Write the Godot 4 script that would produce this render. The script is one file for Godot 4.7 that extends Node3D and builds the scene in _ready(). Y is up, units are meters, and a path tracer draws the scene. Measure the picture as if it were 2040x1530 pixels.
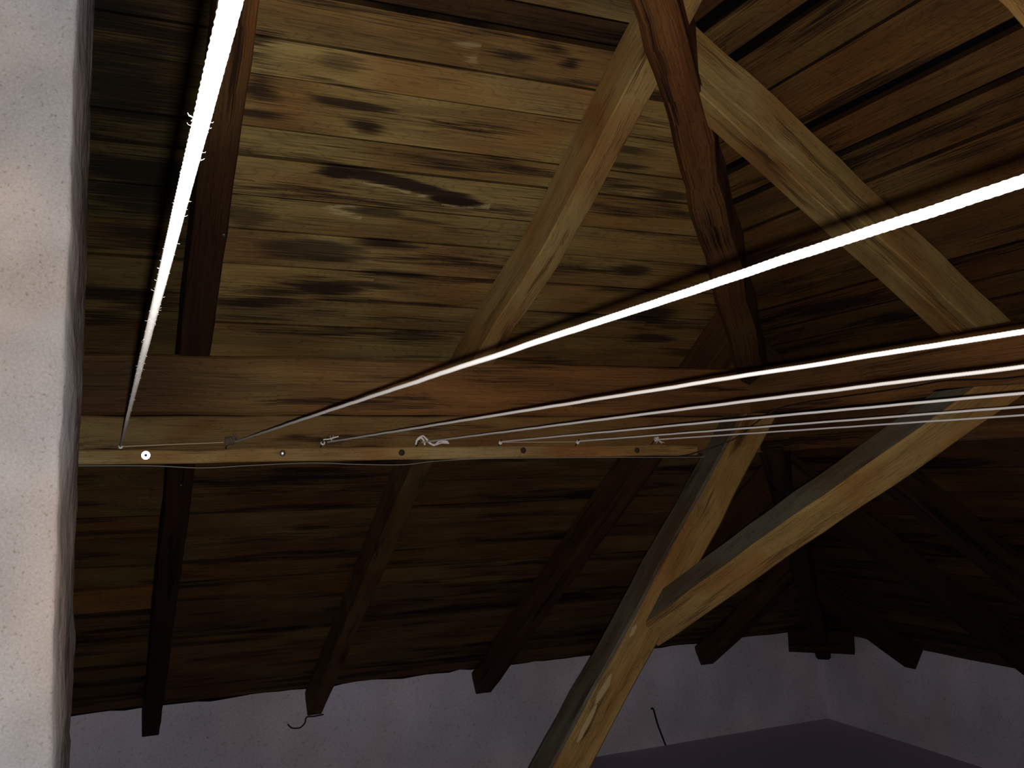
extends Node3D
# Attic under a hipped roof at night, lit by the small flash of the phone that took the picture.
# World: x along the eaves wall on the left side of the picture, y up, z back towards the viewer. The eye stands 1.5 m over the floor at x = 0, z = 0.

const EYE := 1.5
const SLOPE := 0.67451                # roof pitch, 34 degrees
const PURLIN_Z := -2.39               # inner face of the purlin under the left slope
const PURLIN_Y := 1.82                # its top edge
const PURLIN_X := 1.885               # inner face of the purlin under the right slope
const RAFTER_V := 0.133               # rafter depth measured straight up
const WALL_Z := -4.52
const WALL_X := 4.015
const HIP_SUM := -0.505               # on the hip, x + z is this
const TILT := 0.5934                  # the pitch in radians

var rng := RandomNumberGenerator.new()
var wobble := FastNoiseLite.new()
var taken := {}
var M := {}

func _ready():
	rng.seed = 7041
	wobble.seed = 5
	wobble.frequency = 0.9
	# ---- camera, sky, light, exposure
	var cam := Camera3D.new()
	cam.name = "camera"
	cam.transform = Transform3D(Basis(Vector3(0.91523, -0.02722, 0.40202), Vector3(-0.01481, 0.99477, 0.10108), Vector3(-0.40267, -0.09846, 0.91003)).orthonormalized(), Vector3(0, EYE, 0))
	cam.fov = rad_to_deg(2.0 * atan(765.0 / 1850.0))
	cam.near = 0.02
	cam.far = 60
	add_child(cam)
	cam.current = true
	var we := WorldEnvironment.new()
	we.name = "environment"
	var env := Environment.new()
	env.background_mode = Environment.BG_COLOR
	env.background_color = Color(0, 0, 0)
	env.tonemap_mode = Environment.TONE_MAPPER_LINEAR
	env.tonemap_exposure = 1.0
	env.sdfgi_enabled = true
	env.ssao_enabled = true
	env.ssil_enabled = true
	we.environment = env
	add_child(we)
	var flash := AreaLight3D.new()      # the square LED beside the lens
	flash.name = "phone_flash"
	flash.transform = cam.transform * Transform3D(Basis(Vector3.UP, 0.06) * Basis(Vector3.RIGHT, 0.04), Vector3(0.0052, -0.0086, 0.0))
	flash.light_color = Color(1.0, 0.985, 0.97)
	flash.area_size = Vector2(0.005, 0.005)
	flash.area_normalize_energy = true
	flash.area_range = 14
	flash.area_attenuation = 2
	flash.light_energy = 2.1
	flash.shadow_enabled = true
	add_child(flash)

	make_materials()
	build_room()
	build_roof()
	build_timbers()
	build_struts()
	build_batten()
	build_lines()
	build_small()

# ---------------------------------------------------------------- naming and committing
func numbered(called: String) -> String:
	if not taken.has(called):
		taken[called] = 0
		return called
	taken[called] += 1
	return "%s_%03d" % [called, taken[called]]

func tag(o: Node, label := "", category := "", group := "", kind := ""):
	if label: o.set_meta("label", label)
	if category: o.set_meta("category", category)
	if group: o.set_meta("group", group)
	if kind: o.set_meta("kind", kind)
	return o

func thing(called: String, label: String, category: String, at := Vector3.ZERO, group := "", kind := "") -> Node3D:
	var o := Node3D.new()
	o.name = numbered(called)
	add_child(o)
	o.position = at
	tag(o, label, category, group, kind)
	return o

func obj(called: String, st: SurfaceTool, m: Material, parent: Node = self) -> MeshInstance3D:
	var o := MeshInstance3D.new()
	o.name = numbered(called) if parent == self else called
	var mesh := st.commit()
	mesh.surface_set_material(0, m)
	o.mesh = mesh
	o.cast_shadow = GeometryInstance3D.SHADOW_CASTING_SETTING_ON
	parent.add_child(o, true)
	return o

func start() -> SurfaceTool:
	var st := SurfaceTool.new()
	st.begin(Mesh.PRIMITIVE_TRIANGLES)
	return st

# ---------------------------------------------------------------- shape helpers
# One quad, corners given so that it faces along the clockwise side; flips itself to face "out".
func quad(st: SurfaceTool, p: Array, uv: Array, out: Vector3, tint := Color.WHITE):
	var n: Vector3 = (p[1] - p[0]).cross(p[2] - p[0])
	if n.length() < 1e-12: n = (p[2] - p[0]).cross(p[3] - p[0])
	var order := [0, 1, 2, 0, 2, 3]
	if n.dot(out) > 0: order = [0, 2, 1, 0, 3, 2]
	var fn := out
	if n.length() > 1e-12: fn = n.normalized() * (1.0 if n.dot(out) > 0 else -1.0)
	for i in order:
		st.set_normal(fn)
		st.set_color(tint)
		st.set_uv(uv[i])
		st.add_vertex(p[i])

# A bar with chamfered edges lofted through stations: each is [centre, side axis, down axis, width, depth, tint]
var dust_and_shade := Color.WHITE     # grey dust and painted shade on upward faces of the next timbers
var cut_y := -1.0      # when set, the last end of the next loft is cut level at this height

func loft(st: SurfaceTool, stations: Array, uv0 := Vector2.ZERO, chamfer := 0.006, scale_u := 2.0, scale_v := 0.5):
	var rings := []
	var along := 0.0
	for k in stations.size():
		var s: Array = stations[k]
		var w: float = s[3] / 2.0
		var d: float = s[4] / 2.0
		var c: float = min(chamfer, min(w, d) * 0.5)
		var pts := []
		for q in [[-w, -d + c], [-w, d - c], [-w + c, d], [w - c, d], [w, d - c], [w, -d + c], [w - c, -d], [-w + c, -d]]:
			pts.append(s[0] + s[1] * q[0] + s[2] * q[1])
		if k > 0: along += (s[0] - stations[k - 1][0]).length()
		if cut_y > 0.0 and k == stations.size() - 1:
			var ax: Vector3 = (s[0] - stations[k - 1][0]).normalized()
			for i in 8: pts[i] += ax * ((cut_y - pts[i].y) / ax.y)
			cut_y = -1.0
		rings.append([pts, along, s])
	for k in range(rings.size() - 1):
		var ra = rings[k]
		var rb = rings[k + 1]
		var v := 0.0
		for i in 8:
			var j := (i + 1) % 8
			var edge: float = (ra[0][j] - ra[0][i]).length()
			var mid: Vector3 = (ra[0][i] + ra[0][j]) / 2.0 - ra[2][0]
			var ax: Vector3 = rb[2][0] - ra[2][0]
			var out: Vector3 = (mid - ax * (mid.dot(ax) / ax.length_squared())).normalized()
			var ta: Color = ra[2][5] * (dust_and_shade if out.y > 0.12 else Color.WHITE)
			var tb: Color = rb[2][5] * (dust_and_shade if out.y > 0.12 else Color.WHITE)
			var p := [ra[0][i], ra[0][j], rb[0][j], rb[0][i]]
			var uv := [Vector2(ra[1] / scale_u, v / scale_v) + uv0, Vector2(ra[1] / scale_u, (v + edge) / scale_v) + uv0, Vector2(rb[1] / scale_u, (v + edge) / scale_v) + uv0, Vector2(rb[1] / scale_u, v / scale_v) + uv0]
			var tints := [ta, ta, tb, tb]
			var n: Vector3 = (p[1] - p[0]).cross(p[2] - p[0])
			var order := [0, 1, 2, 0, 2, 3] if n.dot(out) < 0 else [0, 2, 1, 0, 3, 2]
			var fn := n.normalized() * (1.0 if n.dot(out) > 0 else -1.0)
			for o in order:
				st.set_normal(fn)
				st.set_color(tints[o])
				st.set_uv(uv[o])
				st.add_vertex(p[o])
			v += edge
	for e in [0, rings.size() - 1]:
		var r = rings[e]
		var out: Vector3 = (r[2][0] - rings[1 if e == 0 else e - 1][2][0]).normalized()
		for i in range(1, 7):
			var tri := [r[0][0], r[0][i], r[0][i + 1]]
			var n: Vector3 = (tri[1] - tri[0]).cross(tri[2] - tri[0])
			var order := [0, 1, 2] if n.dot(out) < 0 else [0, 2, 1]
			for o in order:
				st.set_normal(out)
				st.set_color(r[2][5])
				st.set_uv(Vector2((tri[o] - r[2][0]).dot(r[2][1]) / scale_v * 0.25, (tri[o] - r[2][0]).dot(r[2][2]) / scale_v) + uv0)
				st.add_vertex(tri[o])

# Sawn timber between two points, a little crooked; "down" is the way its lower face looks.
func timber(a: Vector3, b: Vector3, down: Vector3, w: float, d: float, tints: Array = [Color.WHITE], rough := 0.003, chamfer := 0.006) -> SurfaceTool:
	return timber_path([a, b], down, w, d, tints, rough, chamfer)

func timber_path(path: Array, down: Vector3, w: float, d: float, tints: Array = [Color.WHITE], rough := 0.003, chamfer := 0.006) -> SurfaceTool:
	var st := start()
	var total := 0.0
	for i in range(path.size() - 1): total += (path[i + 1] - path[i]).length()
	var n: int = max(2, int(total / 0.07))
	var seed_at := rng.randf() * 500.0
	var stations := []
	for k in n + 1:
		var want := total * k / n
		var i := 0
		while i < path.size() - 2 and want > (path[i + 1] - path[i]).length() + 1e-6:
			want -= (path[i + 1] - path[i]).length()
			i += 1
		var ax: Vector3 = (path[i + 1] - path[i]).normalized()
		var p: Vector3 = path[i] + ax * want
		var dn := (down - ax * down.dot(ax)).normalized()
		var side := ax.cross(dn).normalized()
		var q := float(k) / n
		p += side * wobble.get_noise_2d(seed_at, q * total * 3.0) * rough * 2.0 + dn * wobble.get_noise_2d(seed_at + 90, q * total * 3.0) * rough
		var ww := w + wobble.get_noise_2d(seed_at + 40, q * total * 7.0) * rough * 2.0
		var dd := d + wobble.get_noise_2d(seed_at + 70, q * total * 7.0) * rough * 1.5
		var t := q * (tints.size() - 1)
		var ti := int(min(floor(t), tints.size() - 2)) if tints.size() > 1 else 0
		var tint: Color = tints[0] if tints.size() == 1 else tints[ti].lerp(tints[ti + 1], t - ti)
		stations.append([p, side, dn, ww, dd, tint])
	loft(st, stations, Vector2(rng.randf(), rng.randf()), chamfer)
	return st

# A box with chamfered edges.
func box(st: SurfaceTool, lo: Vector3, hi: Vector3, chamfer := 0.003, tint := Color.WHITE):
	var c := (lo + hi) / 2.0
	var s := hi - lo
	if s.x >= s.y and s.x >= s.z:
		loft(st, [[Vector3(lo.x, c.y, c.z), Vector3.BACK, Vector3.DOWN, s.z, s.y, tint], [Vector3(hi.x, c.y, c.z), Vector3.BACK, Vector3.DOWN, s.z, s.y, tint]], Vector2(rng.randf(), rng.randf()), chamfer)
	elif s.y >= s.z:
		loft(st, [[Vector3(c.x, lo.y, c.z), Vector3.RIGHT, Vector3.BACK, s.x, s.z, tint], [Vector3(c.x, hi.y, c.z), Vector3.RIGHT, Vector3.BACK, s.x, s.z, tint]], Vector2(rng.randf(), rng.randf()), chamfer)
	else:
		loft(st, [[Vector3(c.x, c.y, lo.z), Vector3.RIGHT, Vector3.DOWN, s.x, s.y, tint], [Vector3(c.x, c.y, hi.z), Vector3.RIGHT, Vector3.DOWN, s.x, s.y, tint]], Vector2(rng.randf(), rng.randf()), chamfer)

# A round tube through points, radius may be a Callable(distance along, angle).
func tube(st: SurfaceTool, pts: Array, radius, sides := 8, caps := true):
	var n := pts.size()
	var rings := []
	var ref := Vector3.UP
	var along := 0.0
	for k in n:
		var ax: Vector3 = ((pts[min(k + 1, n - 1)] - pts[max(k - 1, 0)]) as Vector3).normalized()
		if k > 0: along += (pts[k] - pts[k - 1]).length()
		if abs(ax.dot(ref)) > 0.97 and k == 0: ref = Vector3.RIGHT
		var u := (ref - ax * ref.dot(ax)).normalized()
		var v := ax.cross(u)
		ref = u
		var ring := []
		for i in sides:
			var a := TAU * i / sides
			var r: float = radius.call(along, a) if radius is Callable else radius
			ring.append(pts[k] + (u * cos(a) + v * sin(a)) * r)
		rings.append(ring)
	st.set_smooth_group(0)
	for k in range(n - 1):
		for i in sides:
			var j := (i + 1) % sides
			for o in [[k, i], [k + 1, j], [k, j], [k, i], [k + 1, i], [k + 1, j]]:
				var p: Vector3 = rings[o[0]][o[1]]
				st.set_color(Color.WHITE)
				st.set_normal((p - pts[o[0]]).normalized())
				st.set_uv(Vector2(float(o[1]) / sides, float(o[0]) / n))
				st.add_vertex(p)
	if caps:
		for e in [0, n - 1]:
			for i in sides:
				var j := (i + 1) % sides
				var tri := [pts[e], rings[e][j], rings[e][i]] if e > 0 else [pts[e], rings[e][i], rings[e][j]]
				var nn: Vector3 = (pts[e] - pts[1 if e == 0 else e - 1]).normalized()
				for p in tri:
					st.set_color(Color.WHITE)
					st.set_normal(nn)
					st.set_uv(Vector2.ZERO)
					st.add_vertex(p)

func curve(pts: Array, steps := 6) -> Array:
	var out := []
	for i in range(pts.size() - 1):
		var p0: Vector3 = pts[max(i - 1, 0)]
		var p1: Vector3 = pts[i]
		var p2: Vector3 = pts[i + 1]
		var p3: Vector3 = pts[min(i + 2, pts.size() - 1)]
		for s in steps:
			out.append(p1.cubic_interpolate(p2, p0, p3, float(s) / steps))
	out.append(pts[-1])
	return out

# A lathed knob or washer: profile of (radius, height) turned round "axis" at "at".
func lathe(st: SurfaceTool, at: Vector3, axis: Vector3, profile: Array, sides := 18):
	var ax := axis.normalized()
	var u := ax.cross(Vector3.UP if abs(ax.y) < 0.9 else Vector3.RIGHT).normalized()
	var v := ax.cross(u)
	for k in range(profile.size() - 1):
		var pa: Vector2 = profile[k]
		var pb: Vector2 = profile[k + 1]
		var slope := Vector2(pb.y - pa.y, -(pb.x - pa.x)).normalized()
		for i in sides:
			var a := TAU * i / sides
			var b := TAU * (i + 1) / sides
			var da := u * cos(a) + v * sin(a)
			var db := u * cos(b) + v * sin(b)
			var q := [at + da * pa.x + ax * pa.y, at + db * pa.x + ax * pa.y, at + db * pb.x + ax * pb.y, at + da * pb.x + ax * pb.y]
			var out := ((da + db).normalized() * slope.x + ax * slope.y)
			if out.length() < 1e-6: out = ax
			quad(st, q, [Vector2.ZERO, Vector2.ZERO, Vector2.ZERO, Vector2.ZERO], out)

# ---------------------------------------------------------------- textures and materials
func stretched(seed_at: int, w: int, h: int, small_w: int, small_h: int, freq: float, octaves: int) -> PackedByteArray:
	var n := FastNoiseLite.new()
	n.seed = seed_at
	n.noise_type = FastNoiseLite.TYPE_SIMPLEX_SMOOTH
	n.frequency = freq
	n.fractal_octaves = octaves
	var im := n.get_seamless_image(small_w, small_h)
	im.resize(w, h, Image.INTERPOLATE_CUBIC)
	im.convert(Image.FORMAT_L8)
	return im.get_data()

# Weathered wood. rows: [start, end (pixels), tone 0 olive .. 1 orange, darkness 0..1]; palette: three sRGB colours.
func wood(w: int, h: int, seed_at: int, rows: Array, stains: Array, pale: Color, warm: Color, dark: Color, mould: float) -> ImageTexture:
	var fine := stretched(seed_at, w, h, w / 48, h, 0.35, 3)
	var med := stretched(seed_at + 1, w, h, w / 24, h / 4, 0.06, 3)
	var blot := stretched(seed_at + 2, w, h, w / 36, h / 4, 0.05, 4)
	var tone := stretched(seed_at + 3, w, h, w / 8, h / 6, 0.02, 3)
	# marks with a shape of their own: [x, y, half length, half height (pixels), tilt, strength, pale rim]
	var mark := PackedFloat32Array()
	mark.resize(w * h)
	for s in stains:
		var cx: float = s[0]
		var cy: float = s[1]
		var rx: float = s[2]
		var ry: float = s[3]
		for y in range(max(0, int(cy - ry * 2.2 - abs(s[4]) * rx)), min(h, int(cy + ry * 2.2 + abs(s[4]) * rx))):
			for x in range(max(0, int(cx - rx * 1.5)), min(w, int(cx + rx * 1.5))):
				var i := y * w + x
				var dx: float = (x - cx) / rx
				var dy: float = (y - cy - s[4] * (x - cx)) / ry
				var e: float = sqrt(dx * dx + dy * dy) + (med[i] / 255.0 - 0.5) * 1.5 + (fine[i] / 255.0 - 0.5) * (0.5 if s[6] > 0.0 else 1.5)
				var k: float = clamp((1.08 - e) * (3.0 if s[6] > 0.0 else 1.5), 0.0, 1.0) * s[5]
				if s[5] > 0.0: mark[i] = max(mark[i], k)
				else: mark[i] = min(mark[i], k)
				if s[6] > 0.0 and e > 1.05 and e < 1.38 and dy < 0.3: mark[i] = min(mark[i], -s[6])
	var out := PackedByteArray()
	out.resize(w * h * 3)
	for row in rows:
		var oy: int = rng.randi() % h
		var ox: int = rng.randi() % w
		var rt: float = row[2]
		var rd: float = row[3]
		for y in range(row[0], min(row[1], h)):
			var base := ((y + oy) % h) * w
			for x in w:
				var i := base + (x + ox) % w
				var f := fine[i] / 255.0
				var m := med[i] / 255.0
				var t: float = clamp(rt + (tone[i] / 255.0 - 0.5) * 1.9, 0.0, 1.0)
				var ring := absf(fmod(m * 11.0, 1.0) * 2.0 - 1.0)
				var g: float = rd + (f - 0.5) * 0.50 + (0.5 - m) * 0.35 + (0.18 * (ring - 0.72) * 3.5 if ring > 0.72 else 0.0)
				var b: float = (blot[i] / 255.0 - mould) * 4.0 + (f - 0.5) * 1.8 + (m - 0.5)
				g += clamp(b, 0.0, 1.0) * 0.62
				var k := mark[y * w + x]
				if k > 0.0: g = lerpf(g, 0.98 + (f - 0.5) * 0.2, k)
				g = clamp(g, 0.0, 1.0)
				var r := lerpf(lerpf(pale.r, warm.r, t), dark.r, g)
				var gg := lerpf(lerpf(pale.g, warm.g, t), dark.g, g)
				var bb := lerpf(lerpf(pale.b, warm.b, t), dark.b, g)
				if k < 0.0:
					r = lerpf(r, 0.80, -k)
					gg = lerpf(gg, 0.74, -k)
					bb = lerpf(bb, 0.55, -k)
				var o := (y * w + x) * 3
				out[o] = int(r * 255.0)
				out[o + 1] = int(gg * 255.0)
				out[o + 2] = int(bb * 255.0)
	var im := Image.create_from_data(w, h, false, Image.FORMAT_RGB8, out)
	im.generate_mipmaps()
	return ImageTexture.create_from_image(im)

func plaster(w: int, h: int, base := 0.80) -> ImageTexture:
	var grain := stretched(71, w, h, w, h, 0.22, 2)
	var patch := stretched(72, w, h, w / 8, h / 8, 0.03, 3)
	var hue := stretched(73, w, h, w / 8, h / 8, 0.02, 2)
	var pits := stretched(74, w, h, w, h, 0.11, 3)
	var out := PackedByteArray()
	out.resize(w * h * 3)
	for i in w * h:
		var v := base + (grain[i] / 255.0 - 0.5) * 0.10 + (patch[i] / 255.0 - 0.5) * 0.16
		var q: float = clamp((hue[i] / 255.0 - 0.5) * 2.4, -1.0, 1.0)
		var p: float = clamp((pits[i] / 255.0 - 0.74) * 5.0, 0.0, 1.0)
		v -= p * 0.16
		out[i * 3] = int(clamp(v * (1.0 + 0.035 * q + 0.02 * p), 0.0, 1.0) * 255.0)
		out[i * 3 + 1] = int(clamp(v * (0.975 - 0.01 * q), 0.0, 1.0) * 255.0)
		out[i * 3 + 2] = int(clamp(v * (0.965 - 0.045 * q - 0.06 * p), 0.0, 1.0) * 255.0)
	var im := Image.create_from_data(w, h, false, Image.FORMAT_RGB8, out)
	im.generate_mipmaps()
	return ImageTexture.create_from_image(im)

func bumps(seed_at: int, freq: float, strength: float, size := 512) -> NoiseTexture2D:
	var n := FastNoiseLite.new()
	n.seed = seed_at
	n.frequency = freq
	n.fractal_octaves = 4
	var t := NoiseTexture2D.new()
	t.width = size
	t.height = size
	t.seamless = true
	t.as_normal_map = true
	t.bump_strength = strength
	t.noise = n
	return t

func plain(c: Color, rough := 0.85, metal := 0.0) -> StandardMaterial3D:
	var m := StandardMaterial3D.new()
	m.albedo_color = c
	m.roughness = rough
	m.metallic = metal
	return m

func mapped(t: Texture2D, c := Color.WHITE, rough := 0.82) -> StandardMaterial3D:
	var m := plain(c, rough)
	m.albedo_texture = t
	m.vertex_color_use_as_albedo = true
	m.texture_repeat = true
	m.metallic_specular = 0.25
	return m

# The boards of the left slope above the purlin: x -0.2 .. 2.6, s (up the slope from z = -2.5) -0.1 .. 1.3
const LEFT_EDGES := [-0.075, 0.055, 0.153, 0.265, 0.375, 0.476, 0.588, 0.662, 0.79, 0.873, 0.985, 1.04, 1.16, 1.32, 1.47]

func left_uv(x: float, s: float) -> Vector2:
	return Vector2((x + 0.2) / 2.8, (s + 0.1) / 1.4)

func stain(x: float, s: float, rx: float, rs: float, tilt := 0.0, strength := 1.0, rim := 0.0) -> Array:
	return [(x + 0.2) / 2.8 * 2048.0, (s + 0.1) / 1.4 * 1024.0, rx / 2.8 * 2048.0, rs / 1.4 * 1024.0, tilt, strength, rim]

func make_materials():
	var rows := []
	for i in range(LEFT_EDGES.size() - 1):
		var a := int((LEFT_EDGES[i] + 0.1) / 1.4 * 1024.0)
		var b := int((LEFT_EDGES[i + 1] + 0.1) / 1.4 * 1024.0)
		if i == 0: a = 0
		var tone: float = [0.75, 0.6, 0.45, 0.5, 0.2, 0.25, 0.4, 0.35, 0.3, 0.35, 0.55, 0.5, 0.6, 0.5][i]
		var dk: float = [0.22, 0.28, 0.18, 0.2, 0.14, 0.08, 0.16, 0.14, 0.06, 0.14, 0.1, 0.4, 0.2, 0.3][i]
		rows.append([max(a, 0), min(b, 1024), tone, dk])
	var st := [
		stain(0.65, 0.545, 0.15, 0.020, -0.10, 0.9, 0.5), stain(0.77, 0.515, 0.07, 0.014, -0.05, 1.0, 0.5),
		stain(0.60, 0.462, 0.10, 0.024, -0.02, 0.55, 0.6), stain(0.70, 0.445, 0.09, 0.010, -0.05, 0.6),
		stain(0.69, 0.925, 0.03, 0.006, 0.1, -0.5), stain(0.71, 0.895, 0.02, 0.012, 0.1, -0.45),
		stain(0.80, 0.918, 0.055, 0.010, 0.0, 0.8), stain(0.88, 0.955, 0.07, 0.026, -0.1, 0.95), stain(0.93, 0.925, 0.03, 0.02, 0.0, 0.9),
		stain(0.48, 0.556, 0.045, 0.020, 0.0, 1.0), stain(0.52, 0.695, 0.045, 0.024, -0.1, 0.9), stain(0.47, 0.745, 0.09, 0.010, -0.08, 0.8),
		stain(0.45, 0.79, 0.11, 0.010, -0.1, 0.7), stain(0.44, 0.84, 0.06, 0.03, 0.0, 0.45),
		stain(0.50, 0.195, 0.10, 0.028, 0.0, 0.95), stain(0.42, 0.175, 0.08, 0.012, 0.0, 0.9), stain(0.63, 0.215, 0.13, 0.010, -0.02, 0.75),
		stain(0.73, 0.262, 0.09, 0.012, -0.03, 0.9), stain(0.66, 0.36, 0.09, 0.014, -0.02, 0.9), stain(0.43, 0.33, 0.12, 0.02, 0.0, 0.7),
		stain(0.47, 0.30, 0.12, 0.014, 0.0, 0.8), stain(0.55, 0.155, 0.10, 0.008, 0.0, 0.85), stain(0.80, 0.158, 0.10, 0.007, 0.0, 0.85),
		stain(0.27, 0.86, 0.06, 0.05, 0.0, 0.85), stain(0.28, 0.76, 0.05, 0.04, 0.0, 0.85), stain(0.28, 0.69, 0.07, 0.012, 0.0, 0.8),
		stain(0.32, 0.12, 0.14, 0.03, 0.0, 0.85), stain(0.38, 0.07, 0.12, 0.018, 0.0, 0.7), stain(0.30, 0.40, 0.05, 0.05, 0.0, 0.5),
		stain(1.35, 0.60, 0.08, 0.02, 0.0, 0.6), stain(1.15, 0.73, 0.10, 0.012, 0.0, 0.6), stain(1.18, 0.675, 0.09, 0.012, 0.0, 0.7),
		stain(1.38, 0.33, 0.06, 0.02, 0.0, 0.7), stain(1.52, 0.16, 0.08, 0.03, 0.0, 0.8), stain(1.55, 0.06, 0.08, 0.02, 0.0, 0.8), stain(1.32, 0.47, 0.1, 0.01, 0.0, 0.5),
		stain(0.95, 1.0, 0.2, 0.02, 0.0, 0.8), stain(0.95, 1.12, 0.12, 0.01, 0.0, 0.5),
		stain(0.02, 0.72, 0.17, 0.10, 0.0, 0.75), stain(0.05, 0.50, 0.17, 0.09, 0.0, 0.8), stain(0.0, 0.88, 0.19, 0.06, 0.0, 0.8), stain(0.08, 0.33, 0.12, 0.05, 0.0, 0.75),
		stain(0.02, 0.14, 0.16, 0.025, 0.0, 0.85), stain(-0.02, 0.04, 0.12, 0.03, 0.0, 0.9)]
	var pale := Color(0.620, 0.532, 0.320)
	var warm := Color(0.555, 0.418, 0.232)
	var dark := Color(0.165, 0.120, 0.090)
	M.left_boards = mapped(wood(2048, 1024, 11, rows, st, pale, warm, dark, 0.60))
	var generic := []
	for i in 8: generic.append([i * 128, (i + 1) * 128, [0.5, 0.8, 0.35, 0.7, 0.55, 0.9, 0.4, 0.65][i], [0.2, 0.3, 0.15, 0.25, 0.1, 0.3, 0.22, 0.28][i]])
	M.boards = mapped(wood(2048, 1024, 31, generic, [], pale, warm, dark, 0.58))
	M.timber = mapped(wood(2048, 512, 51, [[0, 512, 0.35, 0.08]], [], Color(0.64, 0.55, 0.36), Color(0.58, 0.43, 0.25), Color(0.2, 0.14, 0.09), 0.72))
	M.old_timber = mapped(wood(1024, 512, 61, [[0, 512, 0.8, 0.2]], [], Color(0.60, 0.49, 0.31), Color(0.58, 0.42, 0.25), Color(0.15, 0.11, 0.085), 0.62))
	M.plaster = mapped(plaster(512, 1024), Color(0.86, 0.84, 0.83), 0.95)
	M.plaster.normal_enabled = true
	M.plaster.normal_texture = bumps(3, 0.03, 5.0)
	M.plaster.normal_scale = 0.25
	M.whitewash = mapped(plaster(512, 512, 0.88), Color(0.97, 0.94, 1.0), 0.95)
	M.floor = plain(Color(0.72, 0.66, 0.74), 0.9)
	M.rope = plain(Color(0.90, 0.88, 0.86), 0.9)
	M.bare_wood = plain(Color(0.63, 0.54, 0.38), 0.9)
	M.twine = plain(Color(0.74, 0.66, 0.54), 0.9)
	M.old_rope = plain(Color(0.35, 0.30, 0.26), 0.95)
	M.steel = plain(Color(0.80, 0.79, 0.77), 0.28, 1.0)
	M.dull_steel = plain(Color(0.42, 0.41, 0.40), 0.55, 1.0)
	M.rust = plain(Color(0.20, 0.13, 0.09), 0.9)
	M.cable = plain(Color(0.10, 0.07, 0.055), 0.6)
	M.wire = plain(Color(0.52, 0.49, 0.45), 0.5)
	M.roofing = plain(Color(0.045, 0.036, 0.028), 1.0)
	M.roofing.metallic_specular = 0.1

# ---------------------------------------------------------------- setting
func roof_left(z: float) -> float: return PURLIN_Y + RAFTER_V + SLOPE * (z - PURLIN_Z)    # underside of the boards
func roof_right(x: float) -> float: return PURLIN_Y + RAFTER_V + SLOPE * (PURLIN_X - x)

func slab(st: SurfaceTool, lo: Vector3, hi: Vector3, uvscale := 1.5):
	var p := func(i: int): return Vector3(hi.x if i & 1 else lo.x, hi.y if i & 2 else lo.y, hi.z if i & 4 else lo.z)
	for f in [[[0, 2, 6, 4], Vector3.LEFT], [[1, 3, 7, 5], Vector3.RIGHT], [[0, 1, 5, 4], Vector3.DOWN], [[2, 3, 7, 6], Vector3.UP], [[0, 1, 3, 2], Vector3.FORWARD], [[4, 5, 7, 6], Vector3.BACK]]:
		var q := []
		var uv := []
		for i in f[0]:
			var v: Vector3 = p.call(i)
			q.append(v)
			uv.append(Vector2(v.z if f[1].x != 0 else v.x, v.z if f[1].y != 0 else -v.y) / uvscale)
		quad(st, q, uv, f[1])

# A knee wall with a lumpy inner face and an uneven top edge: from a to b, facing "inward".
func knee_wall(a: Vector3, b: Vector3, inward: Vector3, top: float, thick: float, rise_towards_out: float) -> SurfaceTool:
	var st := start()
	var n := int((b - a).length() / 0.06)
	var rows := 12
	var grid := []
	for k in n + 1:
		var column := []
		var p := a.lerp(b, float(k) / n)
		var t: float = top + wobble.get_noise_2d(p.x * 4.0, p.z * 4.0) * 0.012 + wobble.get_noise_2d(p.x * 25.0, p.z * 25.0) * 0.006
		for r in rows + 1:
			var y := t * r / rows
			var lump := wobble.get_noise_3d(p.x * 2.2, y * 2.2, p.z * 2.2) * 0.012 + wobble.get_noise_3d(p.x * 12.0, y * 12.0, p.z * 12.0) * 0.003
			column.append(Vector3(p.x, y, p.z) + inward * (lump if r < rows else lump - 0.008))
		column.append(Vector3(p.x, t + rise_towards_out, p.z) - inward * thick)
		grid.append(column)
	for k in n:
		for r in rows + 1:
			var q := [grid[k][r], grid[k + 1][r], grid[k + 1][r + 1], grid[k][r + 1]]
			var uv := []
			for v in q: uv.append(Vector2((v - a).dot((b - a).normalized()), -v.y) / 1.5)
			quad(st, q, uv, inward if r < rows else Vector3.UP)
	var oa := a - inward * thick
	var ob := b - inward * thick
	var h := Vector3(0, top + rise_towards_out, 0)
	quad(st, [oa, ob, ob + h, oa + h], [Vector2.ZERO, Vector2.RIGHT, Vector2.ONE, Vector2.DOWN], -inward)
	return st

func build_room():
	var st := start()
	slab(st, Vector3(-2.8, -0.2, -4.8), Vector3(4.3, 0.0, 4.8))
	tag(obj("floor", st, M.floor), "dark attic floor at the foot of the low whitewashed wall", "floor", "", "structure")
	var eave := roof_left(WALL_Z)
	tag(obj("wall_left", knee_wall(Vector3(-2.6, 0, WALL_Z), Vector3(WALL_X, 0, WALL_Z), Vector3.BACK, eave + 0.01, 0.25, -0.17), M.whitewash), "low whitewashed wall under the eaves with three rafter ends over it", "wall", "", "structure")
	tag(obj("wall_right", knee_wall(Vector3(WALL_X, 0, WALL_Z), Vector3(WALL_X, 0, 4.6), Vector3.LEFT, eave + 0.01, 0.25, -0.17), M.whitewash), "dim low wall running from the far corner to the right edge", "wall", "", "structure")
	st = start()
	slab(st, Vector3(-2.8, 0, -4.75), Vector3(-2.6, 3.9, 4.75))
	tag(obj("wall_gable", st, M.whitewash), "gable wall behind the chimney, outside the picture", "wall", "", "structure")
	st = start()
	slab(st, Vector3(-2.6, 0, 4.52), Vector3(4.2, eave, 4.75))
	tag(obj("wall_front", st, M.whitewash), "low wall behind the viewer, outside the picture", "wall", "", "structure")
	build_chimney()

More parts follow.
